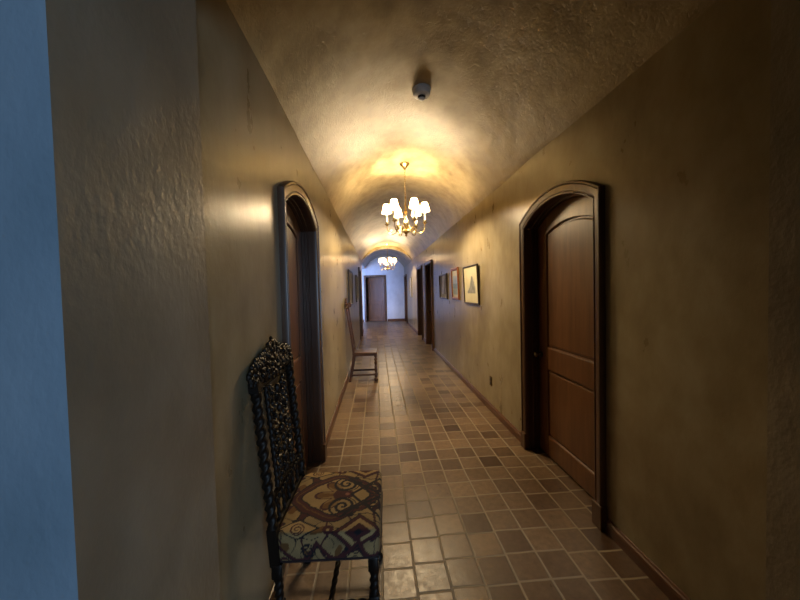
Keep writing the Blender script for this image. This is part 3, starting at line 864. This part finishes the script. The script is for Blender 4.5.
    for s in (-1, 1):
        for (cy, cz, r, a0, tn) in ((.222, 1.166, .034, -2.2, 1.6), (.160, 1.148, .036, -1.2, 1.7), (.098, 1.158, .043, -1.2, 1.7), (.036, 1.172, .038, -1.3, 1.6), (.190, 1.196, .022, .6, -1.4),
                                    (.132, 1.204, .024, 0, -1.4), (.074, 1.216, .026, .3, -1.5), (.030, 1.236, .026, .3, 1.4), (.240, 1.140, .018, 0, 1.3), (.045, 1.130, .024, 2, 1.3)):
            pts = [B(s * p[0], p[1], .007 * sin(i * .9)) for i, p in enumerate(spiral((cy, cz), r, r * .2, a0, tn))]
            mb.tube(pts, [.0125 - .005 * i / len(pts) for i in range(len(pts))], 7)
            mb.ball(B(s * cy, cz, .012), .011, 8, 5)
            for q in range(6):
                an = -.3 + q * .75; mb.ball(B(s * (cy + cos(an) * r * 1.12), cz + sin(an) * r * 1.12, .004), (.010, .012, .013), 7, 5)
    for y, z, r in ((0, 1.120, .022), (0, 1.160, .020), (0, 1.200, .022), (0, 1.236, .024), (0, 1.262, .022), (0, 1.286, .012), (.024, 1.254, .012), (-.024, 1.254, .012)):
        mb.ball(B(y, z, .004), (r * .7, r, r * 1.05), 10, 7)
    mb.build('crest', M['ebony'], root, smooth=True)
    return root
make_carved_chair()

# ------------------------------------------------------------------ plain tall chair farther down
def make_plain_chair():
    root = empty('side_chair', (-.226, 5.53, 0), 0)
    tag(root, 'plain brown wooden tall-backed chair halfway down the left wall', 'chair')
    hx, hy = .205, .20
    mb = MB(); mb.v = []
    rings = []
    for z, e in ((.452, .006), (.458, 0), (.476, 0), (.484, .008)):
        rings.append([(x, y, z) for x, y in ((-hx + e, -hy + .03 + e), (hx - e - .01, -hy + e), (hx - e, -hy + .012 + e), (hx - e, hy - .012 - e), (hx - e - .01, hy - e), (-hx + e, hy - .03 - e))])
    mb.rings(rings); mb.build('seat', M['walnut'], root)
    mb = MB()
    for y in (-hy + .03, hy - .03): mb.bbox((-hx + .03, y - .009, .425), (hx - .03, y + .009, .453), .003)
    mb.bbox((hx - .035, -hy + .03, .425), (hx - .017, hy - .03, .453), .003)
    mb.build('apron', M['walnut'], root)
    for s in (-1, 1):                                         # turned front legs
        x, y = hx - .026, s * (hy - .030)
        mb = MB(); mb.bbox((x - .023, y - .023, .405), (x + .023, y + .023, .453), .003)
        mb.lathe([(.018, .41), (.013, .395), (.028, .365), (.015, .335), (.028, .305), (.014, .278), (.025, .255)], (x, y, 0), 14)
        mb.bbox((x - .023, y - .023, .165), (x + .023, y + .023, .258), .003)
        mb.lathe([(.016, .168), (.014, .158), (.020, .148), (.016, .135)], (x, y, 0), 14); mb.bbox((x - .023, y - .023, .075), (x + .023, y + .023, .140), .003)
        mb.lathe([(.016, .077), (.014, .066), (.028, .050), (.033, .030), (.028, .007), (.018, 0)], (x, y, 0), 14)
        mb.build('leg', M['walnut'], root, smooth=True)
    path = [(-.255, 0), (-.235, .12), (-.200, .30), (-.182, .46), (-.198, .62), (-.230, .85), (-.262, 1.08), (-.286, 1.29)]
    for s in (-1, 1):
        y = s * (hy - .035)
        rings = [[(x + dx, y + dy, z) for dx, dy in ((-.018, -.014), (.018, -.014), (.018, .014), (-.018, .014))] for x, z in path[:4]]
        MB().rings(rings).build('leg', M['walnut'], root)
        rings = [[(x + dx, y + dy, z) for dx, dy in ((-.016, -.014), (.016, -.014), (.016, .014), (-.016, .014))] for x, z in path[3:]]
        MB().rings(rings).build('back_post', M['walnut'], root)
    xb = lambda z: -.182 - .103 * (z - .46) / .79
    mb = MB(); rings = []
    for i in range(13):                                       # arched crest with rolled ears
        t = -1 + i / 6; y = t * (hy - .015); zt = 1.395 - .07 * t * t + (.012 if abs(t) > .9 else 0); zb = 1.215 + .02 * (1 - t * t)
        x0 = xb(1.24) + .004
        rings.append([(x0 - .014, y, zb), (x0 + .014, y, zb), (x0 + .010, y, (zb + zt) / 2), (x0 - .004, y, zt), (x0 - .020, y, zt)])
    mb.rings(rings)
    for s in (-1, 1):
        sp = [(xb(1.24) + .018 + p[0], s * (hy - .02), 1.262 + p[1]) for p in spiral((0, 0), .040, .008, 2.2, -1.4)]
        mb.tube(sp, .013, 7); mb.ball((xb(1.24) + .018, s * (hy - .02), 1.262), .013)
    mb.build('crest_rail', M['walnut'], root, smooth=True)
    mb = MB(); rings = []
    for i in range(15):
        z = .56 + .67 * i / 14; w = .055 + .028 * sin(i * .9) ; x = xb(z)
        rings.append([(x - .005, -w, z), (x + .005, -w, z), (x + .005, w, z), (x - .005, w, z)])
    mb.rings(rings); mb.build('splat', M['walnut'], root, smooth=True)
    mb = MB(); mb.bbox((xb(.56) - .012, -hy + .04, .54), (xb(.56) + .012, hy - .04, .585), .003); mb.build('back_rail', M['walnut'], root)
    for s in (-1, 1):
        y = s * (hy - .03)
        mb = MB(); mb.bbox((-.225, y - .011, .095), (hx - .025, y + .011, .127), .003); mb.build('stretcher', M['walnut'], root)
    mb = MB(); mb.tube([(hx - .026, -hy + .03, .19), (hx - .026, -.05, .19), (hx - .026, .05, .19), (hx - .026, hy - .03, .19)], [.010, .016, .016, .010], 10); mb.build('stretcher', M['walnut'], root, smooth=True)
    return root
make_plain_chair()

# ------------------------------------------------------------------ daylight through the two windows
def area(name, loc, rot, sx, sy, e, c, spread=180):
    ld = bpy.data.lights.new(name, 'AREA'); ld.shape = 'RECTANGLE'; ld.size = sx; ld.size_y = sy; ld.energy = e; ld.color = c
    ld.spread = math.radians(spread)
    o = bpy.data.objects.new(name, ld); col.objects.link(o); o.location = loc; o.rotation_euler = rot
area('window_daylight_near', ((W1[0] + W1[1]) / 2, -3.6, 1.6), (PI / 2, 0, 0), W1[1] - W1[0], W1[3] - W1[2], 74, (.50, .72, 1.), 150)
area('window_daylight_far', ((W2[0] + W2[1]) / 2, Y1 - .4, 1.5), (PI / 2, 0, 0), W2[1] - W2[0], W2[3] - W2[2], 315, (.32, .48, 1.), 160)
w = bpy.data.worlds.new('World'); scene.world = w; w.use_nodes = True
w.node_tree.nodes['Background'].inputs[0].default_value = (.35, .5, .8, 1); w.node_tree.nodes['Background'].inputs[1].default_value = .02

# ------------------------------------------------------------------ camera
yaw, pitch, roll, f = .07156, .02931, .02443, 322.
fw = Vector((sin(yaw) * cos(pitch), cos(yaw) * cos(pitch), -sin(pitch)))
rt = Vector((cos(yaw), -sin(yaw), 0)); up = rt.cross(fw)
up2 = up * cos(roll) + rt * sin(roll); rt2 = rt * cos(roll) - up * sin(roll)
cd = bpy.data.cameras.new('camera'); cam = bpy.data.objects.new('camera', cd); col.objects.link(cam)
cd.sensor_fit = 'HORIZONTAL'; cd.sensor_width = 36; cd.lens = f / 800 * 36; cd.clip_start = .02; cd.clip_end = 100
cam.matrix_world = Matrix(((rt2.x, up2.x, -fw.x, CAM.x), (rt2.y, up2.y, -fw.y, CAM.y), (rt2.z, up2.z, -fw.z, CAM.z), (0, 0, 0, 1)))
scene.camera = cam

vs_ = scene.view_settings; scene.display_settings.display_device = 'sRGB'
vs_.view_transform = 'Standard'; vs_.look = 'None'; vs_.gamma = 1; vs_.exposure = .25; vs_.use_curve_mapping = False
scene.cycles.use_denoising = True
scene.cycles.max_bounces = 8; scene.cycles.diffuse_bounces = 2; scene.cycles.glossy_bounces = 4
scene.cycles.sample_clamp_indirect = 4.; scene.cycles.caustics_reflective = False; scene.cycles.caustics_refractive = False
